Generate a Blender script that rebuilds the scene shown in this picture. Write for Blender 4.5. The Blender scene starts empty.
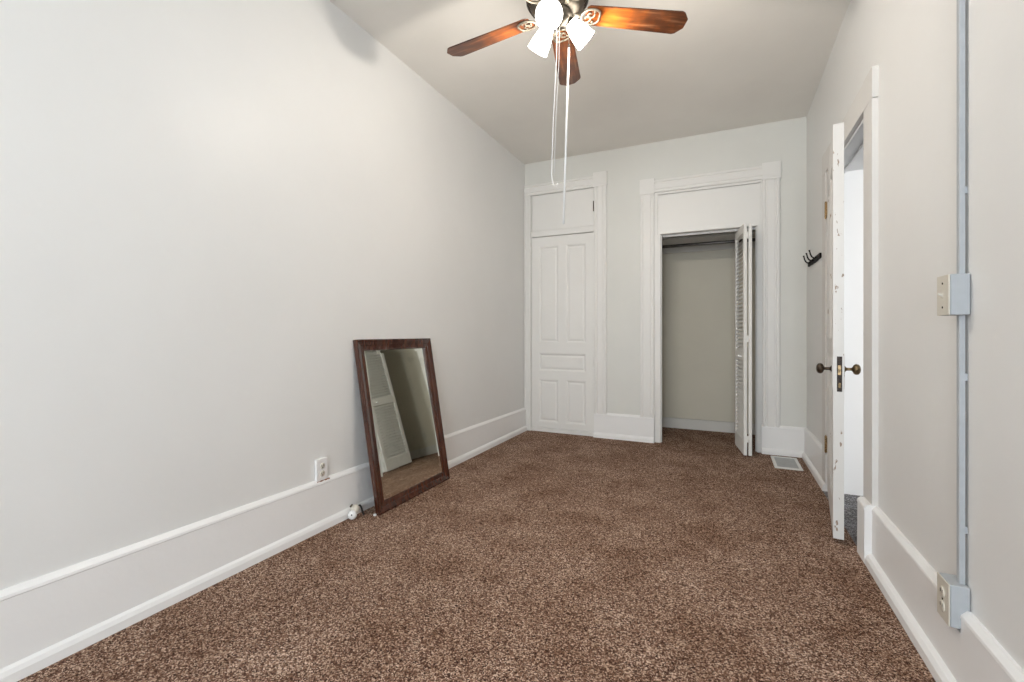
import bpy, bmesh, math, random
from mathutils import Vector, Matrix
random.seed(4)
sc = bpy.context.scene
COL = sc.collection
R = math.radians

# ------------------------------------------------------------------ camera, world, lights, exposure
W_PX, H_PX, F_PX = 1024.0, 682.0, 457.0
cam_d = bpy.data.cameras.new('camera')
cam_d.sensor_fit = 'HORIZONTAL'; cam_d.sensor_width = 36.0
cam_d.lens = F_PX / W_PX * 36.0
cam_d.shift_y = (333.0 - 341.0) / W_PX
cam_d.clip_start = 0.02
cam = bpy.data.objects.new('camera', cam_d); COL.objects.link(cam)
cam.location = (0, 0, 1.08)
cam.rotation_euler = (R(90), 0, math.atan2(213.0, 457.0))
sc.camera = cam

vs = sc.view_settings
vs.view_transform = 'Standard'; vs.look = 'None'; vs.gamma = 1.0; vs.use_curve_mapping = False
vs.exposure = 0.15

world = bpy.data.worlds.new('world'); sc.world = world; world.use_nodes = True
bg = world.node_tree.nodes['Background']
bg.inputs['Color'].default_value = (0.75, 0.86, 1.0, 1); bg.inputs['Strength'].default_value = 1.5

XL, XR, YB, YR, ZC = -2.03, 0.645, 4.69, -2.30, 2.965      # room: left, right, back, rear, ceiling

def area(name, loc, rot, sx, sy, power, col):
    d = bpy.data.lights.new(name, 'AREA'); d.shape = 'RECTANGLE'; d.size = sx; d.size_y = sy
    d.energy = power; d.color = col
    o = bpy.data.objects.new(name, d); COL.objects.link(o); o.location = loc; o.rotation_euler = rot
    return o
DAY = (0.86, 0.94, 1.0)
area('daylight_window', (-1.25, YR - 0.22, 1.55), (R(90), 0, 0), 1.05, 1.75, 16, DAY)
area('daylight_window', (0.0, YR - 0.22, 1.55), (R(90), 0, 0), 0.95, 1.75, 98, DAY)
area('added_hall_light', (1.6, 0.55, 1.5), (R(90), 0, 0), 0.9, 1.6, 72, (1.0, 0.98, 0.95))  # added light at an unseen hall window, placed to brighten the door jamb

# ------------------------------------------------------------------ materials
def new_mat(name):
    m = bpy.data.materials.new(name); m.use_nodes = True
    return m, m.node_tree, m.node_tree.nodes['Principled BSDF']
def N(nt, kind, **kw):
    n = nt.nodes.new(kind)
    for k, v in kw.items(): setattr(n, k, v)
    return n
def ramp(nt, stops):
    r = N(nt, 'ShaderNodeValToRGB'); e = r.color_ramp.elements
    while len(e) < len(stops): e.new(0.5)
    for i, (p, c) in enumerate(stops): e[i].position = p; e[i].color = (*c, 1)
    return r
def coords(nt): return N(nt, 'ShaderNodeTexCoord').outputs['Object']
def geo(nt): return N(nt, 'ShaderNodeNewGeometry').outputs['Position']

def paint(name, col, rough=0.5, var=0.025, bump=0.08, bscale=14, spec=0.4):
    """painted plaster or wood: faint mottling and a soft uneven surface"""
    m, nt, b = new_mat(name)
    p = geo(nt)
    n1 = N(nt, 'ShaderNodeTexNoise'); n1.inputs['Scale'].default_value = 2.3; n1.inputs['Detail'].default_value = 5
    nt.links.new(p, n1.inputs['Vector'])
    r = ramp(nt, [(0.3, tuple(c * (1 - var) for c in col)), (0.7, tuple(min(1, c * (1 + var)) for c in col))])
    nt.links.new(n1.outputs['Fac'], r.inputs['Fac']); nt.links.new(r.outputs['Color'], b.inputs['Base Color'])
    n2 = N(nt, 'ShaderNodeTexNoise'); n2.inputs['Scale'].default_value = bscale; n2.inputs['Detail'].default_value = 6
    nt.links.new(p, n2.inputs['Vector'])
    bp = N(nt, 'ShaderNodeBump'); bp.inputs['Strength'].default_value = bump; bp.inputs['Distance'].default_value = 0.02
    nt.links.new(n2.outputs['Fac'], bp.inputs['Height']); nt.links.new(bp.outputs['Normal'], b.inputs['Normal'])
    b.inputs['Roughness'].default_value = rough; b.inputs['Specular IOR Level'].default_value = spec
    return m

def chipped_paint(name, col, under, amount=0.63):
    """old gloss paint with small chips showing the dark wood beneath"""
    m, nt, b = new_mat(name)
    p = geo(nt)
    n = N(nt, 'ShaderNodeTexNoise'); n.inputs['Scale'].default_value = 55; n.inputs['Detail'].default_value = 4
    mp = N(nt, 'ShaderNodeMapping'); mp.inputs['Scale'].default_value = (1, 1, 0.35)
    nt.links.new(p, mp.inputs['Vector']); nt.links.new(mp.outputs['Vector'], n.inputs['Vector'])
    r = ramp(nt, [(amount, col), (amount + 0.03, under)])
    nt.links.new(n.outputs['Fac'], r.inputs['Fac']); nt.links.new(r.outputs['Color'], b.inputs['Base Color'])
    b.inputs['Roughness'].default_value = 0.42
    return m

def carpet(name, stops, scale=150):
    m, nt, b = new_mat(name)
    p = geo(nt)
    v = N(nt, 'ShaderNodeTexVoronoi'); v.inputs['Scale'].default_value = scale
    nd = N(nt, 'ShaderNodeTexNoise'); nd.inputs['Scale'].default_value = scale * 0.45; nd.inputs['Detail'].default_value = 3
    mx = N(nt, 'ShaderNodeVectorMath', operation='MULTIPLY_ADD')
    nt.links.new(nd.outputs['Color'], mx.inputs[0]); mx.inputs[1].default_value = (0.012, 0.012, 0.012)
    nt.links.new(p, nd.inputs['Vector']); nt.links.new(p, mx.inputs[2]); nt.links.new(mx.outputs[0], v.inputs['Vector'])
    sep = N(nt, 'ShaderNodeSeparateColor'); nt.links.new(v.outputs['Color'], sep.inputs[0])
    r = ramp(nt, stops); nt.links.new(sep.outputs[0], r.inputs['Fac'])
    # brushed pile: broad lighter and darker patches
    n2 = N(nt, 'ShaderNodeTexNoise'); n2.inputs['Scale'].default_value = 3.2; n2.inputs['Detail'].default_value = 5; n2.inputs['Roughness'].default_value = 0.65
    nt.links.new(p, n2.inputs['Vector'])
    r2 = ramp(nt, [(0.36, (0.82, 0.74, 0.68)), (0.62, (1.20, 1.20, 1.20))]); nt.links.new(n2.outputs['Fac'], r2.inputs['Fac'])
    mul = N(nt, 'ShaderNodeMix', data_type='RGBA', blend_type='MULTIPLY'); mul.inputs['Factor'].default_value = 1
    nt.links.new(r.outputs['Color'], mul.inputs['A']); nt.links.new(r2.outputs['Color'], mul.inputs['B'])
    nt.links.new(mul.outputs['Result'], b.inputs['Base Color'])
    n3 = N(nt, 'ShaderNodeTexNoise'); n3.inputs['Scale'].default_value = scale * 0.9; n3.inputs['Detail'].default_value = 2
    nt.links.new(p, n3.inputs['Vector'])
    bp = N(nt, 'ShaderNodeBump'); bp.inputs['Strength'].default_value = 0.9; bp.inputs['Distance'].default_value = 0.006
    nt.links.new(n3.outputs['Fac'], bp.inputs['Height']); nt.links.new(bp.outputs['Normal'], b.inputs['Normal'])
    b.inputs['Roughness'].default_value = 1; b.inputs['Specular IOR Level'].default_value = 0.1
    return m

def wood(name, dark, mid, light, scale=1.0, axis=(1, 12, 12), rough=0.25, coat=0.3):
    m, nt, b = new_mat(name)
    c = coords(nt); mp = N(nt, 'ShaderNodeMapping'); mp.inputs['Scale'].default_value = tuple(a * scale for a in axis)
    nt.links.new(c, mp.inputs['Vector'])
    n = N(nt, 'ShaderNodeTexNoise'); n.inputs['Scale'].default_value = 3; n.inputs['Detail'].default_value = 8; n.inputs['Distortion'].default_value = 0.8
    nt.links.new(mp.outputs['Vector'], n.inputs['Vector'])
    r = ramp(nt, [(0.3, dark), (0.5, mid), (0.72, light)])
    nt.links.new(n.outputs['Fac'], r.inputs['Fac']); nt.links.new(r.outputs['Color'], b.inputs['Base Color'])
    b.inputs['Roughness'].default_value = rough; b.inputs['Coat Weight'].default_value = coat
    return m

def plain(name, col, rough=0.4, metal=0.0, spec=0.5, var=0.0, vs_=30):
    m, nt, b = new_mat(name)
    b.inputs['Roughness'].default_value = rough; b.inputs['Metallic'].default_value = metal; b.inputs['Specular IOR Level'].default_value = spec
    n = N(nt, 'ShaderNodeTexNoise'); n.inputs['Scale'].default_value = vs_; n.inputs['Detail'].default_value = 4
    nt.links.new(coords(nt), n.inputs['Vector'])
    r = ramp(nt, [(0.35, tuple(c * (1 - var) for c in col)), (0.65, tuple(min(1, c * (1 + var)) for c in col))])
    nt.links.new(n.outputs['Fac'], r.inputs['Fac']); nt.links.new(r.outputs['Color'], b.inputs['Base Color'])
    return m

M = {}
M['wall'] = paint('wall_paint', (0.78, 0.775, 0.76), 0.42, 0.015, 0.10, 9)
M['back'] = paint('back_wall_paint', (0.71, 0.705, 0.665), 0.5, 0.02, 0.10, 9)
M['ceil'] = paint('ceiling_paint', (0.86, 0.835, 0.785), 0.8, 0.02, 0.10, 12, 0.2)
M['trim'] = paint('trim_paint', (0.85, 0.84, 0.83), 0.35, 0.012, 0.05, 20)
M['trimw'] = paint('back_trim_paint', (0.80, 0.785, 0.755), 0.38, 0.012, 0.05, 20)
M['dtrim'] = paint('shaded_doorway_trim_paint', (0.70, 0.68, 0.655), 0.5, 0.012, 0.05, 20, 0.25)  # trim white darkened: shade on the doorway casing put into the paint
M['hall'] = paint('hall_paint', (0.80, 0.81, 0.82), 0.6, 0.01, 0.05, 12)
M['closet'] = paint('shaded_closet_wall_paint', (0.64, 0.60, 0.50), 0.6, 0.02, 0.08, 9)  # wall paint with the closet's olive shade put into the colour
M['chip'] = chipped_paint('chipped_door_paint', (0.70, 0.685, 0.66), (0.30, 0.22, 0.16), 0.66)
M['bifold'] = plain('bifold_paint', (0.80, 0.785, 0.75), 0.65, 0, 0.15, 0.01)
M['carpet'] = carpet('brown_carpet', [(0.0, (0.022, 0.011, 0.008)), (0.28, (0.110, 0.056, 0.039)), (0.64, (0.250, 0.150, 0.102)), (1.0, (0.68, 0.52, 0.41))], 250)
M['gcarpet'] = carpet('grey_carpet', [(0.0, (0.05, 0.05, 0.055)), (0.5, (0.20, 0.20, 0.21)), (1.0, (0.5, 0.5, 0.52))], 215)
M['frame'] = wood('mahogany', (0.035, 0.010, 0.006), (0.060, 0.018, 0.010), (0.100, 0.034, 0.018), 1.0, (10, 10, 1.5), 0.22, 0.4)
M['brown'] = plain('frame_back_board', (0.05, 0.03, 0.02), 0.8, 0, 0.3, 0.2)
M['shaded_grey'] = plain('shaded_raceway_paint', (0.42, 0.44, 0.46), 0.6, 0, 0.25, 0.03)  # bluish shade of the raceway and box sides put into the colour
M['ivory'] = plain('ivory_plastic', (0.64, 0.60, 0.52), 0.35, 0, 0.5, 0.02)
M['white_plastic'] = plain('white_plastic', (0.80, 0.80, 0.79), 0.35, 0, 0.5, 0.02)
M['dark'] = plain('dark_slot', (0.02, 0.018, 0.015), 0.6)
M['black'] = plain('black_iron', (0.008, 0.007, 0.007), 0.7, 0.0, 0.15, 0.3)
M['cord_black'] = plain('black_cord', (0.02, 0.02, 0.02), 0.5)
M['brass'] = plain('aged_brass', (0.20, 0.14, 0.075), 0.35, 0.9, 0.5, 0.45, 60)
M['darkbrass'] = plain('dark_bronze', (0.075, 0.055, 0.04), 0.35, 0.85, 0.5, 0.5, 90)
M['lock'] = plain('rusty_dark_lock', (0.035, 0.025, 0.02), 0.6, 0.2, 0.4, 0.7, 140)
M['hinge'] = plain('worn_hinge_brass', (0.34, 0.23, 0.11), 0.4, 0.8, 0.5, 0.5, 120)
M['antique'] = plain('antique_pewter', (0.12, 0.105, 0.085), 0.38, 0.9, 0.5, 0.4, 25)
M['iron'] = plain('pale_pewter', (0.36, 0.32, 0.25), 0.4, 0.5, 0.5, 0.2, 60)
M['cord'] = plain('white_cord', (0.80, 0.80, 0.80), 0.6, 0, 0.3)
M['vent'] = plain('white_enamel', (0.74, 0.73, 0.70), 0.4, 0, 0.5, 0.03)
M['slat'] = plain('grey_enamel', (0.42, 0.42, 0.41), 0.5, 0, 0.4, 0.05)
M['chrome'] = plain('closet_rod_steel', (0.16, 0.15, 0.14), 0.4, 0.7, 0.5, 0.1)
M['rust'] = plain('bare_chipped_plaster', (0.36, 0.17, 0.10), 0.9, 0, 0.2, 0.5, 200)

# fan blade: orange brown wood, worn edges; lamp glow painted in, dark toward tip
m, nt, b = new_mat('distressed_lamplit_blade_wood')
c = coords(nt); sx = N(nt, 'ShaderNodeSeparateXYZ'); nt.links.new(c, sx.inputs[0])
mp = N(nt, 'ShaderNodeMapping'); mp.inputs['Scale'].default_value = (3, 34, 34); nt.links.new(c, mp.inputs['Vector'])
n = N(nt, 'ShaderNodeTexNoise'); n.inputs['Scale'].default_value = 1.6; n.inputs['Detail'].default_value = 8; nt.links.new(mp.outputs[0], n.inputs['Vector'])
r1 = ramp(nt, [(0.25, (0.10, 0.022, 0.005)), (0.5, (0.28, 0.070, 0.009)), (0.75, (0.40, 0.115, 0.014))]); nt.links.new(n.outputs['Fac'], r1.inputs['Fac'])
r2 = ramp(nt, [(0.25, (0.03, 0.010, 0.005)), (0.55, (0.10, 0.034, 0.014)), (0.8, (0.28, 0.14, 0.075))]); nt.links.new(n.outputs['Fac'], r2.inputs['Fac'])
n2 = N(nt, 'ShaderNodeTexNoise'); n2.inputs['Scale'].default_value = 22; n2.inputs['Detail'].default_value = 5; nt.links.new(c, n2.inputs['Vector'])
ab = N(nt, 'ShaderNodeMath', operation='ABSOLUTE'); nt.links.new(sx.outputs['Y'], ab.inputs[0])
ed = N(nt, 'ShaderNodeMapRange'); ed.inputs['From Min'].default_value = 0.035; ed.inputs['From Max'].default_value = 0.062; nt.links.new(ab.outputs[0], ed.inputs['Value'])
tp = N(nt, 'ShaderNodeMapRange'); tp.inputs['From Min'].default_value = 0.24; tp.inputs['From Max'].default_value = 0.46; nt.links.new(sx.outputs['X'], tp.inputs['Value'])  # painted fall-off of the lamp glow along the blade
mxx = N(nt, 'ShaderNodeMath', operation='MAXIMUM'); nt.links.new(ed.outputs[0], mxx.inputs[0]); nt.links.new(tp.outputs[0], mxx.inputs[1])
ad = N(nt, 'ShaderNodeMath', operation='ADD'); nt.links.new(mxx.outputs[0], ad.inputs[0])
n2s = N(nt, 'ShaderNodeMath', operation='MULTIPLY_ADD'); nt.links.new(n2.outputs['Fac'], n2s.inputs[0]); n2s.inputs[1].default_value = 1.4; n2s.inputs[2].default_value = -0.75
nt.links.new(n2s.outputs[0], ad.inputs[1]); ad.use_clamp = True
mix = N(nt, 'ShaderNodeMix', data_type='RGBA'); nt.links.new(ad.outputs[0], mix.inputs['Factor'])
nt.links.new(r1.outputs['Color'], mix.inputs['A']); nt.links.new(r2.outputs['Color'], mix.inputs['B'])
nt.links.new(mix.outputs['Result'], b.inputs['Base Color']); b.inputs['Roughness'].default_value = 0.3; b.inputs['Coat Weight'].default_value = 0.3
M['blade'] = m

# mirror glass, slightly green, with cloudy blotches where the silvering has aged
m, nt, b = new_mat('old_mirror_glass')
n = N(nt, 'ShaderNodeTexNoise'); n.inputs['Scale'].default_value = 7; n.inputs['Detail'].default_value = 3; nt.links.new(coords(nt), n.inputs['Vector'])
r = ramp(nt, [(0.3, (0.70, 0.73, 0.66)), (0.42, (0.84, 0.86, 0.79)), (1.0, (0.86, 0.88, 0.81))]); nt.links.new(n.outputs['Fac'], r.inputs['Fac'])
nt.links.new(r.outputs['Color'], b.inputs['Base Color']); b.inputs['Metallic'].default_value = 1; b.inputs['Roughness'].default_value = 0.015
M['mirror'] = m

# window pane
m = bpy.data.materials.new('window_glass'); m.use_nodes = True; nt = m.node_tree; nt.nodes.clear()
o_ = N(nt, 'ShaderNodeOutputMaterial'); t_ = N(nt, 'ShaderNodeBsdfTransparent'); g_ = N(nt, 'ShaderNodeBsdfGlossy'); g_.inputs['Roughness'].default_value = 0.02
f_ = N(nt, 'ShaderNodeMixShader'); f_.inputs[0].default_value = 0.06
nt.links.new(t_.outputs[0], f_.inputs[1]); nt.links.new(g_.outputs[0], f_.inputs[2]); nt.links.new(f_.outputs[0], o_.inputs[0])
M['glass'] = m

# frosted lamp shade lit from inside, and the glowing bulb
def glow(name, col, e, base=(0.9, 0.88, 0.82)):
    m, nt, b = new_mat(name)
    n = N(nt, 'ShaderNodeTexNoise'); n.inputs['Scale'].default_value = 20; nt.links.new(coords(nt), n.inputs['Vector'])
    r = ramp(nt, [(0.3, tuple(c * 0.97 for c in col)), (0.7, col)]); nt.links.new(n.outputs['Fac'], r.inputs['Fac'])
    b.inputs['Base Color'].default_value = (*base, 1); nt.links.new(r.outputs['Color'], b.inputs['Emission Color'])
    b.inputs['Emission Strength'].default_value = e; b.inputs['Roughness'].default_value = 0.3
    return m
M['shade'] = glow('frosted_shade_glass', (1.0, 0.94, 0.85), 13.0)
M['bulb'] = glow('lit_bulb', (1.0, 0.95, 0.86), 9.0)

# ------------------------------------------------------------------ mesh helpers
def box(bm, x0, x1, y0, y1, z0, z1, mi=0):
    v = [bm.verts.new(p) for p in ((x0,y0,z0),(x1,y0,z0),(x1,y1,z0),(x0,y1,z0),(x0,y0,z1),(x1,y0,z1),(x1,y1,z1),(x0,y1,z1))]
    for q in ((0,3,2,1),(4,5,6,7),(0,1,5,4),(1,2,6,5),(2,3,7,6),(3,0,4,7)):
        bm.faces.new([v[i] for i in q]).material_index = mi
    return v
def sweep(bm, rings, caps=True, mi=0):
    """rings: lists of points, joined in order"""
    vr = [[bm.verts.new(p) for p in ring] for ring in rings]
    n = len(vr[0])
    for a, b_ in zip(vr, vr[1:]):
        for i in range(n):
            j = (i + 1) % n
            bm.faces.new((a[i], a[j], b_[j], b_[i])).material_index = mi
    if caps:
        bm.faces.new(list(reversed(vr[0]))).material_index = mi; bm.faces.new(vr[-1]).material_index = mi
def lathe(bm, prof, mat=Matrix(), seg=28, mi=0, smooth=True, closed_ends=True):
    """prof: (radius, z) pairs, turned about local z, then moved by mat"""
    vr = []
    for r_, z_ in prof:
        if r_ < 1e-6: vr.append([bm.verts.new(mat @ Vector((0, 0, z_)))])
        else: vr.append([bm.verts.new(mat @ Vector((r_ * math.cos(2*math.pi*i/seg), r_ * math.sin(2*math.pi*i/seg), z_))) for i in range(seg)])
    for a, b_ in zip(vr, vr[1:]):
        for i in range(seg):
            j = (i + 1) % seg
            if len(a) == 1 and len(b_) == 1: continue
            if len(a) == 1: f = bm.faces.new((a[0], b_[j], b_[i]))
            elif len(b_) == 1: f = bm.faces.new((a[i], a[j], b_[0]))
            else: f = bm.faces.new((a[i], a[j], b_[j], b_[i]))
            f.material_index = mi; f.smooth = smooth
def tube(bm, pts, r_, seg=10, mi=0, radii=None):
    pts = [Vector(p) for p in pts]; rings = []
    up = None
    for i, p in enumerate(pts):
        d = (pts[min(i+1, len(pts)-1)] - pts[max(i-1, 0)]).normalized()
        if up is None: up = d.orthogonal().normalized()
        else: up = (up - d * up.dot(d)).normalized()
        s_ = d.cross(up); rr = radii[i] if radii else r_
        rings.append([p + (up * math.cos(2*math.pi*k/seg) + s_ * math.sin(2*math.pi*k/seg)) * rr for k in range(seg)])
    n0 = len(bm.faces); sweep(bm, rings, True, mi)
    bm.faces.ensure_lookup_table()
    for f in bm.faces[n0:]: f.smooth = len(f.verts) == 4
def bm_(): return bmesh.new()
def obj(name, bm, mats, parent=None, bevel=0.0, seg=2, loc=None):
    bmesh.ops.recalc_face_normals(bm, faces=bm.faces)
    me = bpy.data.meshes.new(name); bm.to_mesh(me); bm.free()
    for mm in (mats if isinstance(mats, (list, tuple)) else [mats]): me.materials.append(mm)
    o = bpy.data.objects.new(name, me); COL.objects.link(o)
    if parent: o.parent = parent
    if loc: o.location = loc
    if bevel:
        md = o.modifiers.new('bevel', 'BEVEL'); md.width = bevel; md.segments = seg; md.limit_method = 'ANGLE'; md.angle_limit = R(40)
    return o
def empty(name, loc, rz=0, parent=None):
    o = bpy.data.objects.new(name, None); COL.objects.link(o); o.location = loc; o.rotation_euler = (0, 0, rz); o.empty_display_size = 0.1
    if parent: o.parent = parent
    return o
def tag(o, label, cat, group=None, kind=None):
    o['label'] = label; o['category'] = cat
    if group: o['group'] = group
    if kind: o['kind'] = kind
    return o
def struct(o, label, cat): return tag(o, label, cat, kind='structure')

# ------------------------------------------------------------------ room shell
HX0, HX1 = XR, XR + 0.30            # right wall thickness
DY0, DY1, DZ = 2.79, 3.735, 2.174   # entry doorway
b = bm_(); box(b, XL - 0.15, 0.605, YR - 0.12, 5.62, -0.10, 0.0)
struct(obj('floor', b, M['carpet']), 'brown speckled wall to wall carpet', 'floor')
b = bm_(); box(b, 0.605, 2.3, YR - 0.12, 5.62, -0.10, 0.0)
struct(obj('floor', b, M['gcarpet']), 'grey speckled hall carpet seen through the open door', 'floor')
b = bm_(); box(b, XL - 0.15, 2.3, YR - 0.12, 5.62, ZC, ZC + 0.1)
struct(obj('ceiling', b, M['ceil']), 'plain off white plaster ceiling above the fan', 'ceiling')
b = bm_(); box(b, XL - 0.15, XL, YR - 0.12, 5.62, 0, ZC)
struct(obj('wall_left', b, M['wall']), 'long cream painted wall behind the leaning mirror', 'wall')
b = bm_()
box(b, HX0, HX1, YR - 0.12, DY0, 0, ZC); box(b, HX0, HX1, DY1, 5.62, 0, ZC); box(b, HX0, HX1, DY0, DY1, DZ, ZC)
struct(obj('wall_right', b, M['wall']), 'cream painted wall holding the doorway and the switch', 'wall')
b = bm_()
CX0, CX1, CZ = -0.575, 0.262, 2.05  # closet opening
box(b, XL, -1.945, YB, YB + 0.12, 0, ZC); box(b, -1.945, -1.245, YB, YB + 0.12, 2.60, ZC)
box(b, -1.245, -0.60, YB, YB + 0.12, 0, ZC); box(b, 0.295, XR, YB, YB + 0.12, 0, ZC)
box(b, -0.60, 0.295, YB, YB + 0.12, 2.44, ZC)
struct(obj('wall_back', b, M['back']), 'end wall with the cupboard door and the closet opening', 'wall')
b = bm_()
wins = [(-1.80, -0.70), (-0.50, 0.50)]; xs = XL
for a0, a1 in wins:
    box(b, xs, a0, YR - 0.15, YR, 0, ZC); box(b, a0, a1, YR - 0.15, YR, 0, 0.62); box(b, a0, a1, YR - 0.15, YR, 2.48, ZC); xs = a1
box(b, xs, XR, YR - 0.15, YR, 0, ZC)
struct(obj('wall_rear', b, M['wall']), 'cream wall with two windows behind the viewer', 'wall')
for i, (a0, a1) in enumerate(wins):
    b = bm_()
    for (p, q, z0, z1) in ((a0, a0+.05, .62, 2.48), (a1-.05, a1, .62, 2.48), (a0, a1, .62, .67), (a0, a1, 2.43, 2.48), (a0, a1, 1.52, 1.57)):
        box(b, p, q, YR - 0.12, YR - 0.06, z0, z1)
    w = struct(obj('window_%d' % (i + 1), b, M['trim'], bevel=.003), 'white sash window in the rear wall, %s of the pair' % ('left' if i else 'right'), 'window')
    b = bm_(); box(b, a0 + .05, a1 - .05, YR - 0.093, YR - 0.089, .67, 2.43); obj('pane', b, M['glass'], w)
    b = bm_(); box(b, a0 - .05, a1 + .05, YR - 0.06, YR + 0.05, .59, .62)
    for (p, q, z0, z1) in ((a0 - .11, a0, .5, 2.6), (a1, a1 + .11 if i == 0 else a1 + .10, .5, 2.6), (a0, a1, 2.48, 2.6), (a0, a1, .5, .59)):
        box(b, p, q, YR, YR + .022, z0, z1)
    obj('window_casing', b, M['trim'], w, bevel=.003)
# hall beyond the doorway; its unseen window is added to light the jamb
b = bm_(); box(b, 2.15, 2.3, -0.0, 5.62, 0, ZC); struct(obj('wall_hall_side', b, M['hall']), 'bright white far wall of the hall', 'wall')
b = bm_(); box(b, HX1, 2.15, 5.3, 5.45, 0, ZC); struct(obj('wall_hall_end', b, M['hall']), 'bright white end wall of the hall', 'wall')
b = bm_(); 
box(b, HX1, 1.1, 0.6, 0.7, 0, ZC); box(b, 2.1, 2.15, 0.6, 0.7, 0, ZC); box(b, 1.1, 2.1, 0.6, 0.7, 0, 0.65); box(b, 1.1, 2.1, 0.6, 0.7, 2.35, ZC)
struct(obj('wall_hall_added_window', b, M['hall']), 'unseen hall wall holding the added window', 'wall')
b = bm_()
for (p, q, z0, z1) in ((1.1, 1.15, .65, 2.35), (2.05, 2.1, .65, 2.35), (1.1, 2.1, .65, .70), (1.1, 2.1, 2.3, 2.35), (1.1, 2.1, 1.48, 1.52)):
    box(b, p, q, 0.63, 0.67, z0, z1)
w = struct(obj('window_3', b, M['trim']), 'unseen sash window added at the hall end to light the jamb', 'window')
b = bm_(); box(b, 1.15, 2.05, 0.648, 0.652, .70, 2.3); obj('pane', b, M['glass'], w)
# closet interior
b = bm_()
box(b, -0.92, -0.80, YB + 0.12, 5.62, 0, ZC); box(b, -0.80, XR, 5.50, 5.62, 0, ZC)
struct(obj('wall_closet', b, M['closet']), 'cream wall inside the closet, olive shade put into its paint', 'wall')
b = bm_(); box(b, -0.80, XR, 5.482, 5.50, 0, 0.115); box(b, -0.80, XR, 5.478, 5.50, 0.105, 0.115)
M['ctrim'] = paint('shaded_closet_trim_paint', (0.66, 0.64, 0.60), 0.5, 0.012, 0.05, 20)  # white trim tinted down to carry the closet's shade
struct(obj('baseboard_closet', b, M['ctrim'], bevel=.003), 'low white baseboard at the back of the closet, shade in its paint', 'baseboard')
b = bm_(); box(b, -2.03, -0.92, 5.30, 5.42, 0, ZC)
struct(obj('wall_cupboard', b, M['back']), 'back of the cupboard behind its closed door', 'wall')

# baseboards: shoe, tall board, moulded cap; profile (height, stand-off from wall)
def base_profile(h, h_lo=None):
    return [(0, 0), (0, .042), (.030, .040), (.044, .033), (.052, .022), (h - .028, .020), (h - .024, .022), (h - .015, .020), (h - .004, .010), (h, .006), (h, 0)]
def base_run(bm, p0, p1, nrm, h0, h1, prof=None, off=0.0, off1=None):
    off1 = off if off1 is None else off1
    """from p0 to p1 (x, y) along a wall whose inward normal is nrm"""
    r0 = [Vector((p0[0] + nrm[0] * (t + off if t else 0), p0[1] + nrm[1] * (t + off if t else 0), z_)) for z_, t in (prof or base_profile(h0))]
    r1 = [Vector((p1[0] + nrm[0] * (t + off1 if t else 0), p1[1] + nrm[1] * (t + off1 if t else 0), z_)) for z_, t in (prof or base_profile(h1))]
    sweep(bm, [r0, r1])
b = bm_(); base_run(b, (XL, YR + .0), (XL, YB - .0), (1, 0), 0.312, 0.247)
struct(obj('baseboard_left', b, M['trim']), 'tall white moulded baseboard along the left wall under the mirror', 'baseboard')
b = bm_()
base_run(b, (-1.235, YB), (-0.632, YB), (0, -1), .256, .256, off=.004)
struct(obj('baseboard_back', b, M['trim']), 'tall white baseboard between the cupboard and the closet', 'baseboard')
b = bm_()
base_run(b, (0.298, YB), (XR, YB), (0, -1), .256, .256, off=.004)
struct(obj('baseboard_back', b, M['trim']), 'short white baseboard beside the floor vent on the end wall', 'baseboard')
b = bm_(); base_run(b, (XR, YB), (XR, DY1 - .004), (-1, 0), .262, .262)
struct(obj('baseboard_right', b, M['trim']), 'short white baseboard between the doorway and the far corner', 'baseboard')
b = bm_()
OB0, OB1 = 1.757, 1.840               # outlet box span
full = [(0, 0), (0, .050), (.030, .048), (.044, .038)] + [(.052, .022)] + base_profile(.275)[5:]
base_run(b, (XR, DY0 - .150), (XR, OB1), (-1, 0), .275, .275, prof=full, off=.003)
sweep(b, [[Vector((XR - t, y, z_)) for z_, t in ((0, 0), (0, .054), (.245, .052), (.252, .055), (.264, .052), (.275, .040), (.275, 0))] for y in (DY0 - .022, DY0 - .150)])   # plinth over the casing
base_run(b, (XR, OB0), (XR, YR), (-1, 0), .275, .275, prof=full, off=.003)
low = [(0, 0), (0, .050), (.030, .048), (.044, .038), (.052, .022), (.205, .0205), (.205, 0)]
base_run(b, (XR, OB1), (XR, OB0), (-1, 0), 0, 0, prof=low, off=.003)
struct(obj('baseboard_right', b, M['trim']), 'tall white baseboard running under the surface outlet box', 'baseboard')

# casings: beaded profile across the width
def cas_prof(w, t=.024):
    return [(0, 0), (0, t*.8), (w*.06, t), (w*.16, t), (w*.20, t*.70), (w*.26, t*.70), (w*.30, t*.92), (w*.70, t*.92), (w*.74, t*.70), (w*.80, t*.70), (w*.84, t), (w*.94, t), (w, t*.8), (w, 0)]
def casing(bm, kind, a, b_, c0, c1, face, t=.024):
    """strip on a wall. kind 'back': wall plane y=face, toward -y; 'right': plane x=face, toward -x.
    (a,b_) span across the width; (c0,c1) span along the length; vertical when c in z, or horizontal via kind+'_h'"""
    pr = cas_prof(b_ - a, t) if kind[0] == 'b' else [(0, 0), (0, t), (b_ - a, t), (b_ - a, 0)]
    if kind == 'back': f = lambda u, h, c: (a + u, face - h, c)
    elif kind == 'back_h': f = lambda u, h, c: (c, face - h, a + u)
    elif kind == 'right': f = lambda u, h, c: (face - h, a + u, c)
    else: f = lambda u, h, c: (face - h, c, a + u)
    sweep(bm, [[f(u, h, c0) for u, h in pr], [f(u, h, c1) for u, h in pr]])
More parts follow.
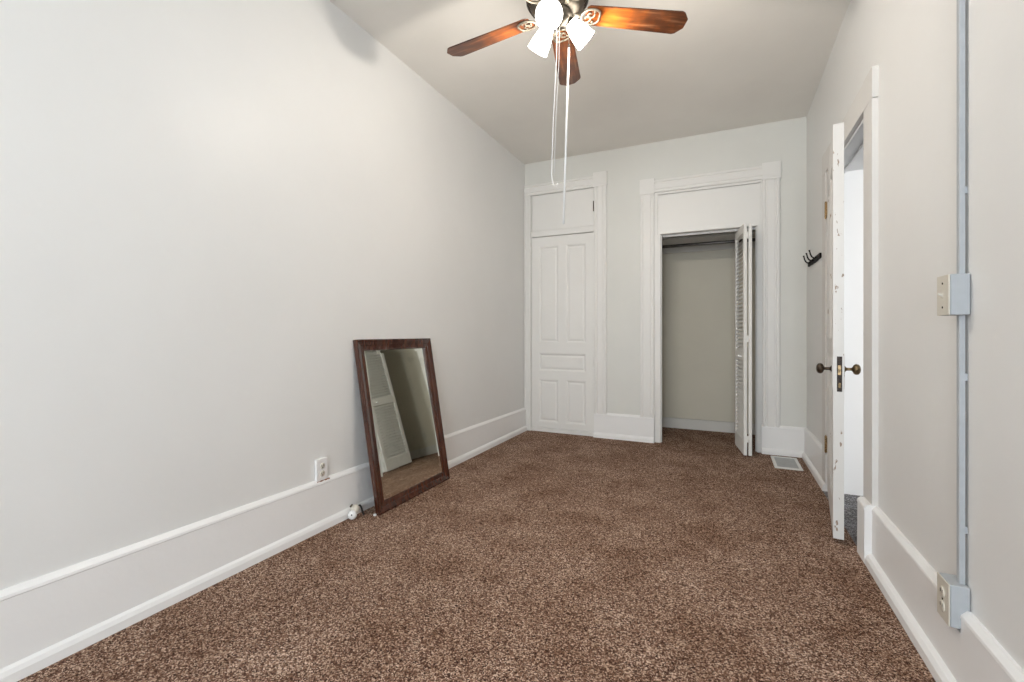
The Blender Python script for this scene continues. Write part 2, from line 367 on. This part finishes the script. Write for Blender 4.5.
def block(bm, kind, a, b_, z0, z1, face, t=.032):
    def bx(p, q, r0, r1, t0, t1):
        if kind == 'back': box(bm, p, q, face - t1, face - t0, r0, r1)
        else: box(bm, face - t1, face - t0, p, q, r0, r1)
    bx(a, b_, z0, z1, 0, t)
    if kind == 'back': bx(a + .025, b_ - .025, z0 + .025, z1 - .025, t, t + .004)

# trim around the cupboard
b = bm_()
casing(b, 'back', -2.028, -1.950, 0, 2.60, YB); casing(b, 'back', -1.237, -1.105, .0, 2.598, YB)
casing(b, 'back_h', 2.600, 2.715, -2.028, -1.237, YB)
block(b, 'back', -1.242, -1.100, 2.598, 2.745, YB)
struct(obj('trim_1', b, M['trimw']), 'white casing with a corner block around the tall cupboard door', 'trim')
# cupboard door, transom panel, rail
def panel_door(bm, x0, x1, z0, z1, yf, th, panels, face=-1, mi=0):
    """door leaf in the xz plane; front face at yf, facing -y; panels = (x0,x1,z0,z1)"""
    xs_ = sorted({x0, x1, *[p[0] for p in panels], *[p[1] for p in panels]})
    zs_ = sorted({z0, z1, *[p[2] for p in panels], *[p[3] for p in panels]})
    for i in range(len(xs_) - 1):
        for j in range(len(zs_) - 1):
            cx, cz = (xs_[i] + xs_[i+1]) / 2, (zs_[j] + zs_[j+1]) / 2
            if not any(p[0] < cx < p[1] and p[2] < cz < p[3] for p in panels):
                box(bm, xs_[i], xs_[i+1], yf, yf + th, zs_[j], zs_[j+1], mi)
    for (a, c, d, e) in panels:
        box(bm, a, c, yf + .014, yf + th - .014, d, e, mi)
        for s in (0, 1):                                   # both faces: sloped moulding then a raised field
            g = (lambda y: yf + y) if s == 0 else (lambda y: yf + th - y)
            o1 = [(a, d), (c, d), (c, e), (a, e)]
            def ins(k): return [(a + k, d + k), (c - k, d + k), (c - k, e - k), (a + k, e - k)]
            rings = [[Vector((x, g(.002), z)) for x, z in o1], [Vector((x, g(.004), z)) for x, z in ins(.008)], [Vector((x, g(.014), z)) for x, z in ins(.018)]]
            sweep(bm, rings, caps=False, mi=mi)
            sweep(bm, [[Vector((x, g(.0138), z)) for x, z in ins(.026)], [Vector((x, g(.008), z)) for x, z in ins(.040)]], caps=False, mi=mi)
            k = .040; bm.faces.new([bm.verts.new((x, g(.008), z)) for x, z in ins(k)]).material_index = mi
b = bm_()
panel_door(b, -1.942, -1.240, .045, 2.132, YB - .002, .036,
    [(-1.858, -1.632, .975, 2.028), (-1.545, -1.326, .975, 2.028), (-1.858, -1.326, .665, .858), (-1.858, -1.632, .105, .572), (-1.545, -1.326, .105, .572)])
dr = struct(obj('door_1', b, M['trimw']), 'white five panel cupboard door in the left of the end wall', 'door')
b = bm_(); box(b, -1.942, -1.240, YB + .004, YB + .03, 2.204, 2.598); obj('transom_panel', b, M['trimw'], dr, bevel=.003)
b = bm_(); box(b, -1.948, -1.238, YB - .012, YB + .03, 2.138, 2.200); obj('rail', b, M['trimw'], dr, bevel=.004)
b = bm_(); box(b, -1.948, -1.238, YB - .014, YB + .03, 0, .042); obj('threshold_strip', b, M['trimw'], dr, bevel=.004)
for z in (2.40, .80):
    b = bm_(); box(b, -1.2415, -1.2365, YB - .026, YB + .0, z - .05, z + .05)
    lathe(b, [(0, -.055), (.005, -.052), (.005, .052), (0, .055)], Matrix.Translation((-1.2395, YB - .026, z)), 10); obj('hinge', b, M['trimw'] if z < 1 else M['darkbrass'], dr)
# trim around the closet
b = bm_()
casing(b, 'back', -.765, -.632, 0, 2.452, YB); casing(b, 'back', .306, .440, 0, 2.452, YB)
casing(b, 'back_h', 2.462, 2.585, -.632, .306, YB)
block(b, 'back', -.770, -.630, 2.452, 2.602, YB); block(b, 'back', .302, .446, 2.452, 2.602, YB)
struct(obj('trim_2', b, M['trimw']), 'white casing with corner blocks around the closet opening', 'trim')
b = bm_()
box(b, -.632, CX0, YB - .004, YB + .12, 0, CZ); box(b, CX1, .306, YB - .004, YB + .12, 0, CZ)
box(b, -.632, -.604, YB - .004, YB + .12, CZ, 2.462); box(b, .292, .306, YB - .004, YB + .12, CZ, 2.462)      # jamb liners
box(b, -.604, .292, YB + .008, YB + .06, CZ, 2.440)                                                          # filler board above
box(b, CX0 - .004, CX1 + .004, YB - .014, YB + .008, CZ, CZ + .012)
box(b, -.604, .292, YB - .004, YB + .06, 2.440, 2.462)
box(b, CX0, CX0 + .010, YB + .02, YB + .05, 0, CZ); box(b, CX1 - .010, CX1, YB + .02, YB + .05, 0, CZ)
struct(obj('trim_3', b, M['trimw'], bevel=.002), 'white jamb boards and filler board inside the closet opening', 'trim')
b = bm_(); box(b, CX0 + .01, CX1 - .01, YB + .06, YB + .085, CZ - .018, CZ + .002); struct(obj('trim_4', b, M['vent']), 'thin metal track under the closet head', 'trim')

# doorway trim on the right wall
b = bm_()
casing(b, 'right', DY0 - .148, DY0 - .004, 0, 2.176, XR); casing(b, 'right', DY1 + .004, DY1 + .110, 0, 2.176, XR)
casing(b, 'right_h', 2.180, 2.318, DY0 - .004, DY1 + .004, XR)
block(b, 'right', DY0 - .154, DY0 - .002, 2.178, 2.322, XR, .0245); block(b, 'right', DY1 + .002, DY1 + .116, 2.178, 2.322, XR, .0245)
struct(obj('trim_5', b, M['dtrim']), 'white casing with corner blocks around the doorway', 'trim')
b = bm_()
box(b, XR - .004, HX1 + .004, DY0 - .004, DY0 + .012, 0, DZ); box(b, XR - .004, HX1 + .004, DY1 - .012, DY1 + .004, 0, DZ)
box(b, XR - .004, HX1 + .004, DY0, DY1, DZ - .012, DZ + .004)
box(b, XR + .065, XR + .080, DY0 + .012, DY0 + .026, 0, DZ); box(b, XR + .065, XR + .080, DY1 - .026, DY1 - .012, 0, DZ); box(b, XR + .065, XR + .080, DY0, DY1, DZ - .028, DZ - .012)
struct(obj('trim_6', b, M['hall'], bevel=.002), 'bright white deep jamb lining the doorway to the hall', 'trim')

# ------------------------------------------------------------------ entry door, standing slightly ajar
TH = R(8.0)
d3 = struct(empty('door_3', (.628, 3.712, 0), 0), 'white panelled door with chipped edge standing ajar', 'door')
d3.rotation_euler = (0, 0, R(-90) - TH)
# local frame: +x runs along the leaf from the hinge, +y toward the hall side
LW, LT, LZ0, LZ1 = .893, .046, .026, 2.152
b = bm_()
cut = [(.12, .40, 1.05, 1.98), (.52, .78, 1.05, 1.98), (.12, .78, .72, .94), (.12, .40, .20, .62), (.52, .78, .20, .62)]
panel_door(b, .0, LW, LZ0, LZ1, 0, LT, cut)
leaf = obj('door_leaf', b, M['chip'], d3)
for z in (1.914, .325):
    b = bm_(); box(b, -.012, .030, -.0035, -.0005, z - .05, z + .05)
    lathe(b, [(0, -.062), (.004, -.058), (.007, -.052), (.007, .052), (.004, .058), (0, .062)], Matrix.Translation((-.004, -.008, z)), 12)
    box(b, -.016, -.0145, -.012, .045, z - .05, z + .05)
    obj('hinge', b, M['hinge'], d3)
kz = .893
b = bm_(); box(b, LW + .0002, LW + .0022, .016, .038, .78, .96); obj('mortise_plate', b, M['lock'], d3, bevel=.001)
b = bm_(); box(b, LW + .0022, LW + .0035, .020, .034, .865, .915); box(b, LW + .002, LW + .004, .022, .032, .80, .825); obj('latch_bolt', b, M['brass'], d3, bevel=.002)
for s, mt in ((-1, 'darkbrass'), (1, 'brass')):
    y0 = 0 if s < 0 else LT
    mt_ = Matrix.Translation((LW - .055, y0, kz)) @ Matrix.Rotation(R(90) if s < 0 else R(-90), 4, 'X')
    b = bm_(); pb = [(LW - .080, LW - .030)]
    for (p, q) in pb: box(b, p, q, min(y0, y0 + s * .004), max(y0, y0 + s * .004), .79, .96)
    obj('escutcheon', b, M['chip'], d3, bevel=.0015)
    b = bm_(); lathe(b, [(0, .003), (.016, .004), (.016, .007), (.010, .010), (.008, .014), (.0075, .034), (.012, .038), (.022, .042), (.0275, .050), (.028, .056), (.025, .064), (.016, .070), (.006, .072), (0, .072)], mt_, 28)
    obj('door_knob', b, M[mt], d3)

# ------------------------------------------------------------------ folded louvred closet door
d2 = struct(empty('door_2', (.178, 4.45, 0)), 'white louvred bifold door folded against the closet jamb', 'door')
def louver_panel(x_front, x_back, th):
    """leaf from the front knuckle (y=4.45) to the back (y=4.87)"""
    L = .42; ang = math.atan2(x_back - x_front, L)
    pb = bm_(); st, z0, z1 = .042, .018, 2.032
    box(pb, 0, st, 0, th, z0, z1); box(pb, L - st, L, 0, th, z0, z1)
    rails = [(z0, z0 + .13), (.835, .92), (z1 - .075, z1)]
    for a, c in rails: box(pb, st, L - st, 0, th, a, c)
    e = empty('bifold_leaf', (x_front - .178, 0, 0), math.pi / 2 - ang, d2)
    leaf_ = obj('bifold_frame', pb, M['bifold'], e, bevel=.002)
    sb = bm_()
    for (a, c) in ((rails[0][1], rails[1][0]), (rails[1][1], rails[2][0])):
        nsl = int((c - a) / .0350); stp = (c - a) / nsl
        for k in range(nsl):
            zc = a + stp * (k + .5)
            ring = []
            for (yy, zz) in ((.001, .0135), (.004, .0165), (th - .001, -.0135 + .003), (th - .004, -.0165)):
                ring.append((yy, zz))
            # slat slopes: outer edge low, inner edge high
            pts = [(th - .001, -.0145), (th - .001, -.0105), (.001, .0145), (.001, .0105)]
            sweep(sb, [[Vector((st - .003, yy, zc + zz)) for yy, zz in pts], [Vector((L - st + .003, yy, zc + zz)) for yy, zz in pts]])
    obj('louver_slats', sb, M['bifold'], e)
    return e
# with the local x axis pointing to +y (into the closet) the local +y axis points to -x, so the leaf's visible face is at y=th
lp1 = louver_panel(.174, .112, .027)
lp2 = louver_panel(.211, .232, .027)
b = bm_(); lathe(b, [(0, 0), (.009, .001), (.007, .008), (.006, .014), (.013, .020), (.015, .026), (.012, .031), (0, .033)], Matrix.Translation((.10, .027, .875)) @ Matrix.Rotation(R(-90), 4, 'X'), 20)
obj('knob', b, M['white_plastic'], lp1)
for z in (1.93, 1.03, .16):
    b = bm_(); box(b, -.030, .032, -.0035, -.0005, z - .028, z + .028); lathe(b, [(0, -.030), (.004, -.030), (.004, .030), (0, .030)], Matrix.Translation((.006, -.004, z)), 10)
    obj('hinge', b, M['bifold'], d2)

# closet rod and shelf
b = bm_(); tube(b, [(-.80, 5.13, 2.005), (XR, 5.13, 2.005)], .0165, 16)
rod = tag(obj('closet_rod', b, M['chrome']), 'dark round hanging rod across the top of the closet', 'closet rod')
for x in (-.797, XR - .003):
    b = bm_(); lathe(b, [(0, -.003), (.03, -.003), (.03, .003), (0, .003)], Matrix.Translation((x, 5.13, 2.005)) @ Matrix.Rotation(R(90), 4, 'Y'), 18); obj('rod_socket', b, M['chrome'], rod)
b = bm_(); box(b, -.80, XR, 5.17, 5.50, 2.085, 2.104)
sh = tag(obj('closet_shelf', b, M['trimw'], bevel=.002), 'painted board shelf above the rod inside the closet', 'shelf')
b = bm_(); box(b, -.80, XR, 5.482, 5.50, 1.99, 2.085); obj('cleat', b, M['ctrim'], sh, bevel=.002)

# ------------------------------------------------------------------ leaning mirror
BL, BR_, TL, TR = Vector((-1.846, 2.114, .002)), Vector((-1.846, 2.877, .002)), Vector((-2.001, 2.086, 1.041)), Vector((-2.001, 2.848, 1.041))
nrm = (BR_ - BL).cross(TL - BL).normalized()
if nrm.x < 0: nrm = -nrm
Wd, Hd = .768, 1.045
def mp_(u, v, w):
    s_, t_ = u / Wd, v / Hd
    p = BL.lerp(BR_, s_).lerp(TL.lerp(TR, s_), t_)
    return p + nrm * w
def ringrect(k, w): return [mp_(k, k, w), mp_(Wd - k, k, w), mp_(Wd - k, Hd - k, w), mp_(k, Hd - k, w)]
mir = tag(empty('framed_mirror', (-1.93, 2.5, 0)), 'dark reddish wood framed mirror leaning on the left wall', 'mirror')
inv = Matrix.Translation((1.93, -2.5, 0))
fw = .068
prof = [(0, -.028), (0, -.002), (.003, 0), (.010, 0), (.014, -.002), (.036, -.008), (.038, -.0105), (.042, -.0105), (.060, -.012), (.064, -.0105), (fw, -.0130), (fw, -.028)]
names = [('frame_rail', 0, 1), ('frame_stile', 1, 2), ('frame_rail', 2, 3), ('frame_stile', 3, 0)]
for nm, i, j in names:
    b = bm_(); sweep(b, [[inv @ ringrect(k, w)[i] for k, w in prof], [inv @ ringrect(k, w)[j] for k, w in prof]])
    obj(nm, b, M['frame'], mir)
b = bm_()
gt = lambda k, w: [mp_(k, k, w), mp_(Wd - k, k, w), mp_(Wd - k, Hd - k, w - .0125), mp_(k, Hd - k, w - .0125)]   # the glass sits a little askew in its rebate
g1, g2 = gt(fw - .0005, -.0142), gt(fw + .020, -.0132)
vv = [[b.verts.new(inv @ p) for p in g] for g in (g1, g2)]
for i in range(4):
    j = (i + 1) % 4; b.faces.new((vv[0][i], vv[0][j], vv[1][j], vv[1][i]))
b.faces.new(vv[1]); bk = [b.verts.new(inv @ p) for p in gt(fw - .0005, -.0150)]; b.faces.new(bk)
for i in range(4): j = (i + 1) % 4; b.faces.new((vv[0][i], vv[0][j], bk[j], bk[i]))
obj('mirror_glass', b, M['mirror'], mir)
b = bm_(); sweep(b, [[inv @ p for p in ringrect(.012, -.0281)], [inv @ p for p in ringrect(.012, -.0290)]]); obj('backing_board', b, M['brown'], mir)

# ------------------------------------------------------------------ small white fitting with a dark cord at the foot of the mirror
fit = tag(empty('cord_fitting', (-1.960, 2.035, 0)), 'small white plastic cord fitting on the carpet beside the mirror foot', 'cord fitting')
b = bm_()
mt_ = Matrix.Translation((.008, -.030, .028)) @ Matrix.Rotation(R(-58), 4, 'Z') @ Matrix.Rotation(R(72), 4, 'Y')
lathe(b, [(0, -.012), (.014, -.012), (.024, -.006), (.026, .002), (.024, .012), (.017, .020), (0, .022)], mt_, 24)
obj('cap', b, M['white_plastic'], fit)
b = bm_(); lathe(b, [(0, .0216), (.0045, .0222), (.0045, .0232), (0, .0235)], mt_, 12); obj('screw_hole', b, M['dark'], fit)
b = bm_(); tube(b, [(.002, -.022, .032), (-.002, -.006, .046), (-.002, .008, .056), (-.002, .018, .060)], .02, 18, radii=[.018, .024, .025, .016]); obj('plug_body', b, M['ivory'], fit)
b = bm_(); tube(b, [(.004, .014, .064), (.012, .024, .068), (.018, .032, .050), (.022, .036, .025), (.030, .038, .006)], .0055, 10); obj('cord', b, M['cord_black'], fit)
b = bm_(); tube(b, [(-.012, -.010, .058), (-.022, -.014, .068), (-.020, -.002, .074)], .006, 10); obj('cable_clip', b, M['darkbrass'], fit)
b = bm_(); lathe(b, [(0, 0), (.008, 0), (.010, .005), (.008, .010), (0, .012)], Matrix.Translation((-1.875, 2.105, 0)), 16)
tag(obj('furniture_glide', b, M['white_plastic']), 'tiny white glide disc on the carpet touching the mirror corner', 'glide')

# ------------------------------------------------------------------ duplex outlet on the left wall
out = tag(empty('wall_outlet', (XL + .012, 1.842, .328)), 'white duplex outlet sitting on the left baseboard before the mirror', 'outlet')
b = bm_(); box(b, -.012, .006, -.0375, .0375, -.06, .06); obj('cover_plate', b, M['trim'], out, bevel=.003)
for z in (.020, -.022):
    b = bm_(); lathe(b, [(0, 0), (.0165, 0), (.0165, .0075), (.015, .009), (0, .009)], Matrix.Translation((0, 0, z)) @ Matrix.Rotation(R(90), 4, 'Y'), 24); rc = obj('receptacle', b, M['ivory'], out)
    b = bm_(); box(b, .0088, .0094, -.008, -.0055, z - .002, z + .008); box(b, .0088, .0094, .0055, .008, z - .002, z + .008); lathe(b, [(0, .0088), (.003, .0088), (.003, .0094), (0, .0094)], Matrix.Translation((0, 0, z - .008)) @ Matrix.Rotation(R(90), 4, 'Y'), 10)
    obj('slots', b, M['dark'], rc)
b = bm_(); lathe(b, [(0, .006), (.003, .006), (.002, .0075), (0, .008)], Matrix.Rotation(R(90), 4, 'Y'), 10); obj('screw', b, M['ivory'], out)
b = bm_()
for k in range(9):
    y = -.032 + k * .010; box(b, .0005, .004 + .003 * random.random(), y, y + .008 * random.uniform(.5, 1.1), -.068 + .002 * random.random(), -.0602)
obj('chipped_edge', b, M['rust'], out, bevel=.001)

# ------------------------------------------------------------------ surface wiring on the right wall
b = bm_(); yy0, yy1, xf = 1.776, 1.797, XR - .0195
def rway(bm, z0, z1): 
    ring = lambda z: [(XR - .0065, yy0, z), (xf + .003, yy0, z), (xf, yy0 + .003, z), (xf, yy1 - .003, z), (xf + .003, yy1, z), (XR - .0065, yy1, z)]
    sweep(bm, [[Vector(p) for p in ring(z0)], [Vector(p) for p in ring(z1)]])
rway(b, 1.2535, ZC); tag(obj('cable_raceway', b, M['shaded_grey']), 'metal raceway, shade in its grey, running from switch box up to the ceiling', 'raceway', None)
def clips(par, zs_):
    for zc in zs_:
        b = bm_(); box(b, XR - .0070, XR, yy0 + .004, yy1 - .004, zc - .01, zc + .01); obj('mounting_clip', b, M['shaded_grey'], par)
clips([o for o in bpy.data.objects if o.name == 'cable_raceway'][0], (1.5, 2.1, 2.7))
b = bm_(); rway(b, .3415, 1.1325); tag(obj('cable_raceway', b, M['shaded_grey']), 'metal raceway, shade in its grey, running between switch box and outlet box', 'raceway', None)
clips([o for o in bpy.data.objects if o.name == 'cable_raceway.001'][0], (.5, .95))
def surface_box(name, label, cat, zc, h, yc, w=.083):
    e = tag(empty(name, (XR, yc, zc)), label, cat)
    b = bm_(); box(b, -.046, -.0015, -w/2, w/2, -h/2, h/2); obj('box_body', b, M['shaded_grey'], e, bevel=.003)
    b = bm_(); box(b, -.0500, -.0462, -w/2, w/2, -h/2, h/2); obj('cover_plate', b, M['ivory'], e, bevel=.0025)
    return e
swb = surface_box('light_switch', 'surface mounted toggle light switch box on the right wall', 'light switch', 1.193, .120, 1.7985)
b = bm_(); box(b, -.0512, -.0497, -.005, .005, -.012, .012); v = [(-.051, -.003, -.005), (-.051, .003, -.005), (-.051, .003, .004), (-.051, -.003, .004)]
sweep(b, [[Vector(p) for p in v], [Vector((x - .011, y * .8, z * .6 + .006)) for x, y, z in v]]); obj('toggle', b, M['ivory'], swb, bevel=.001)
for z in (.036, -.036):
    b = bm_(); lathe(b, [(0, .0498), (.0035, .0498), (.003, .0515), (0, .052)], Matrix.Translation((0, 0, z)) @ Matrix.Rotation(R(-90), 4, 'Y'), 10); obj('screw', b, M['darkbrass'], swb)
ob = surface_box('surface_outlet', 'surface mounted duplex outlet box notched into the right baseboard', 'outlet', .279, .124, 1.7985)
for z in (.021, -.021):
    b = bm_(); lathe(b, [(0, .0495), (.0165, .0495), (.0165, .052), (.015, .053), (0, .053)], Matrix.Translation((0, 0, z)) @ Matrix.Rotation(R(-90), 4, 'Y'), 24); rc = obj('receptacle', b, M['ivory'], ob)
    b = bm_(); box(b, -.0536, -.0529, -.008, -.0055, z - .002, z + .008); box(b, -.0536, -.0529, .0055, .008, z - .002, z + .008); obj('slots', b, M['dark'], rc)
b = bm_(); lathe(b, [(0, .0498), (.0035, .0498), (.003, .0515), (0, .052)], Matrix.Rotation(R(-90), 4, 'Y'), 10); obj('screw', b, M['darkbrass'], ob)

# ------------------------------------------------------------------ coat rack near the far right corner
ck = tag(empty('coat_rack', (XR, 4.28, 1.655)), 'small black iron coat rack with hooks near the far corner', 'coat rack')
b = bm_()
n_ = 14; ring_pts = []
L2 = .27
prof2 = [(-L2, -.012), (-L2 + .015, -.019), (-L2 * .6, -.019), (-L2 * .5, -.023), (L2 * .5, -.023), (L2 * .6, -.019), (L2 - .015, -.019), (L2, -.012), (L2, .012), (L2 - .015, .019), (-L2 + .015, .019), (-L2, .012)]
sweep(b, [[Vector((-.0005, y, z)) for y, z in prof2], [Vector((-.012, y, z)) for y, z in prof2]]); obj('back_plate', b, M['black'], ck, bevel=.002)
for y in (-.22, .22):
    b = bm_(); lathe(b, [(0, .012), (.007, .012), (.006, .015), (0, .016)], Matrix.Translation((0, y, 0)) @ Matrix.Rotation(R(-90), 4, 'Y'), 12); obj('screw', b, M['darkbrass'], ck)
for y in (-.14, .0, .14):
    b = bm_(); tube(b, [(-.011, y, 0), (-.030, y, -.002), (-.044, y, .010), (-.052, y, .028), (-.056, y, .048), (-.060, y, .060)], .005, 10, radii=[.006, .006, .005, .005, .0045, .007]); obj('hook', b, M['black'], ck)
    

# ------------------------------------------------------------------ floor register
fv = tag(empty('floor_vent', (.458, 4.388, 0)), 'white metal floor vent set in the carpet near the closet', 'vent')
vx, vy = .098, .190
b = bm_()
for (p, q, r0, r1) in ((-vx, vx, -vy, -vy + .034), (-vx, vx, vy - .034, vy), (-vx, -vx + .024, -vy + .034, vy - .034), (vx - .024, vx, -vy + .034, vy - .034)): box(b, p, q, r0, r1, 0, .009)
obj('frame', b, M['vent'], fv, bevel=.003)
b = bm_(); box(b, -vx + .024, vx - .024, -vy + .034, vy - .034, .0005, .002); obj('backing', b, M['dark'], fv)
ny = 22
for k in range(ny):
    y = -vy + .034 + (k + .5) * (2 * (vy - .034)) / ny
    b = bm_(); box(b, -vx + .024, vx - .024, y - .0042, y + .0042, .003, .0068); obj('slat', b, M['slat'], fv)

# ------------------------------------------------------------------ ceiling fan
FX, FY, FZ = -.735, 2.095, 2.630
fan = tag(empty('ceiling_fan', (FX, FY, ZC)), 'ceiling fan with five orange brown wooden blades and three lit shades', 'ceiling fan')
zo = FZ - ZC                                                     # blade plane in the fan's own frame
b = bm_(); lathe(b, [(0, 0), (.085, 0), (.085, -.012), (.070, -.040), (.040, -.055), (.020, -.058), (0, -.058)], Matrix(), 36); obj('canopy', b, M['antique'], fan)
b = bm_(); lathe(b, [(.013, -.056), (.013, zo + .16)], Matrix(), 20); obj('downrod', b, M['antique'], fan)
b = bm_()
lathe(b, [(0, zo+.165), (.030, zo+.165), (.045, zo+.155), (.100, zo+.145), (.136, zo+.125), (.146, zo+.10), (.146, zo+.065), (.150, zo+.060), (.150, zo+.050), (.142, zo+.045), (.125, zo+.018), (.100, zo-.002), (.080, zo-.008), (0, zo-.008)], Matrix(), 48)
mh = obj('motor_housing', b, M['antique'], fan)
b = bm_()
for k in range(40):
    a = 2 * math.pi * k / 40; r0, r1 = .128, .141
    pts = [Vector((r0 * math.cos(a), r0 * math.sin(a), zo + .020)), Vector(((r1 + .003) * math.cos(a), (r1 + .003) * math.sin(a), zo + .046))]
    tube(b, pts, .0025, 6)
obj('vent_ribs', b, M['darkbrass'], mh)
b = bm_(); lathe(b, [(.070, zo-.008), (.070, zo-.026), (.060, zo-.030), (.058, zo-.040), (.048, zo-.058), (.020, zo-.070), (.012, zo-.080), (0, zo-.084)], Matrix(), 36); obj('light_fitter', b, M['antique'], fan)

def spiral(bm, c, r0, r1, turns, a0, z, rad, sgn=1):
    pts = []
    n = 26
    for i in range(n + 1):
        t = i / n; r_ = r0 + (r1 - r0) * t; a = a0 + sgn * turns * 2 * math.pi * t
        pts.append((c[0] + r_ * math.cos(a), c[1] + r_ * math.sin(a), z))
    tube(bm, pts, rad, 8)
for az in (174.5, 102.0, 32.0, -40, -112):
    e = empty('fan_blade', (0, 0, zo), R(az), fan)
    # blade: root at .165, tip at .61, clipped corners, pitched
    pt = R(-11)
    bl = bm_(); wr, wt = .054, .066
    xs0, xs1 = .140, .655
    outl = [(xs0 + .012, -wr), (xs1 - .045, -wt), (xs1 - .030, -wt + .006), (xs1, -wt + .040), (xs1, wt - .040), (xs1 - .030, wt - .006), (xs1 - .045, wt), (xs0 + .012, wr), (xs0, wr - .014), (xs0, -wr + .014)]
    sweep(bl, [[Vector((x, y, -.003)) for x, y in outl], [Vector((x, y, .003)) for x, y in outl]])
    bo = obj('wooden_blade', bl, M['blade'], e, bevel=.002); bo.rotation_euler = (pt, 0, 0)
    ib = bm_()
    # open scroll work blade iron under the blade
    zi = -.0085
    oval = [(.160 + .062 * math.cos(a), .046 * math.sin(a), zi) for a in [2 * math.pi * k / 28 for k in range(29)]]
    heart = []
    for k in range(33):
        a = 2 * math.pi * k / 32
        rr = .050 + .012 * math.cos(a) - .010 * math.exp(-((a if a < math.pi else 2*math.pi - a) ** 2) * 6)
        heart.append((.157 + rr * .98 * math.cos(a), rr * .82 * math.sin(a), zi))
    tube(ib, heart, .0052, 8)
    spiral(ib, (.150, .010), .007, .028, 1.1, R(160), zi, .0042, 1)
    spiral(ib, (.162, -.011), .006, .022, .9, R(-60), zi, .0040, -1)
    tube(ib, [(.078, 0, zi + .006), (.095, 0, zi), (.110, 0, zi)], .009, 10)
    lathe(ib, [(0, -.005), (.0055, -.004), (.0055, .004), (0, .004)], Matrix.Translation((.155, .0, zi)), 10)
    lathe(ib, [(0, -.004), (.0055, -.003), (.0055, .006), (0, .006)], Matrix.Translation((.180, .028, zi)), 10)
    lathe(ib, [(0, -.004), (.0055, -.003), (.0055, .006), (0, .006)], Matrix.Translation((.180, -.028, zi)), 10)
    io = obj('blade_iron', ib, M['iron'], e); io.rotation_euler = (pt, 0, 0)

for az, watt in ((-82, 2), (38, 25), (152, 17)):
    tilt = R(58 if az < 0 else 48)                                                # from straight down toward outward
    e = empty('lamp', (0, 0, zo - (.058 if az < 0 else .030)), R(az), fan)
    if az < 0: e.scale = (1.15, 1.15, 1.15)
    dirv = Vector((math.sin(tilt), 0, -math.cos(tilt)))
    rot = dirv.to_track_quat('Z', 'Y').to_matrix().to_4x4()
    mt_ = Matrix.Translation((.052, 0, .002)) @ rot
    b = bm_(); lathe(b, [(0, -.020), (.010, -.018), (.011, .004), (.022, .010), (.026, .018), (.026, .036), (.0, .036)], mt_, 24); obj('lamp_holder', b, M['antique'], e)
    b = bm_()
    pr = [(.0275, .020), (.032, .028), (.039, .050), (.045, .075), (.049, .100), (.0515, .122), (.0530, .132), (.0505, .132), (.0465, .100), (.0425, .075), (.0365, .050), (.0295, .030), (.0255, .022)]
    lathe(b, pr + [pr[0]], mt_, 40); sh_ = obj('lamp_shade', b, M['shade'], e)
    b = bm_(); lathe(b, [(0, .036), (.012, .038), (.014, .046), (.023, .060), (.026, .074), (.023, .089), (.014, .098), (0, .102)], mt_, 24); obj('bulb', b, M['bulb'], e)
    ld = bpy.data.lights.new('bulb_light', 'POINT'); ld.energy = watt; ld.color = (1.0, .92, .82); ld.shadow_soft_size = .024
    lo = bpy.data.objects.new('bulb_light', ld); COL.objects.link(lo); lo.parent = e; lo.location = mt_ @ Vector((0, 0, .128))
# pull cords, swaying slightly out of plumb
zt = zo - .045
b = bm_()
def camside(px_off): return Vector((.906 * px_off, .423 * px_off, 0))
p0 = Vector((0, 0, zt)) + camside(-.024) + Vector((.05, -.03, 0)) * .6; 
pA = [p0 + camside(-.000), p0 + camside(-.002) + Vector((0, 0, -.2)), p0 + camside(-.018) + Vector((0, 0, -.50)), p0 + camside(-.026) + Vector((0, 0, -.755)), p0 + camside(-.018) + Vector((0, 0, -.80)), p0 + camside(-.002) + Vector((0, 0, -.807)), p0 + camside(.003) + Vector((0, 0, -.79))]
tube(b, pA, .0022, 8); tube(b, [p + camside(.012) for p in pA[:4]], .0012, 6); obj('pull_cord', b, M['cord'], fan)
q0 = Vector((0, 0, zt)) + camside(.033) + Vector((.05, -.03, 0)) * .6
b = bm_(); tube(b, [q0, q0 + Vector((0, 0, -.13))], .0014, 6); obj('bead_chain', b, M['iron'], fan)
b = bm_(); tube(b, [q0 + Vector((0, 0, -.128)), q0 + Vector((0, 0, -.146))], .0045, 8); obj('chain_coupling', b, M['darkbrass'], fan)
b = bm_(); tube(b, [q0 + Vector((0, 0, -.144)), q0 + camside(-.013) + Vector((0, 0, -.565)), q0 + camside(-.026) + Vector((0, 0, -.985))], .0048, 10); obj('pull_wand', b, M['white_plastic'], fan)
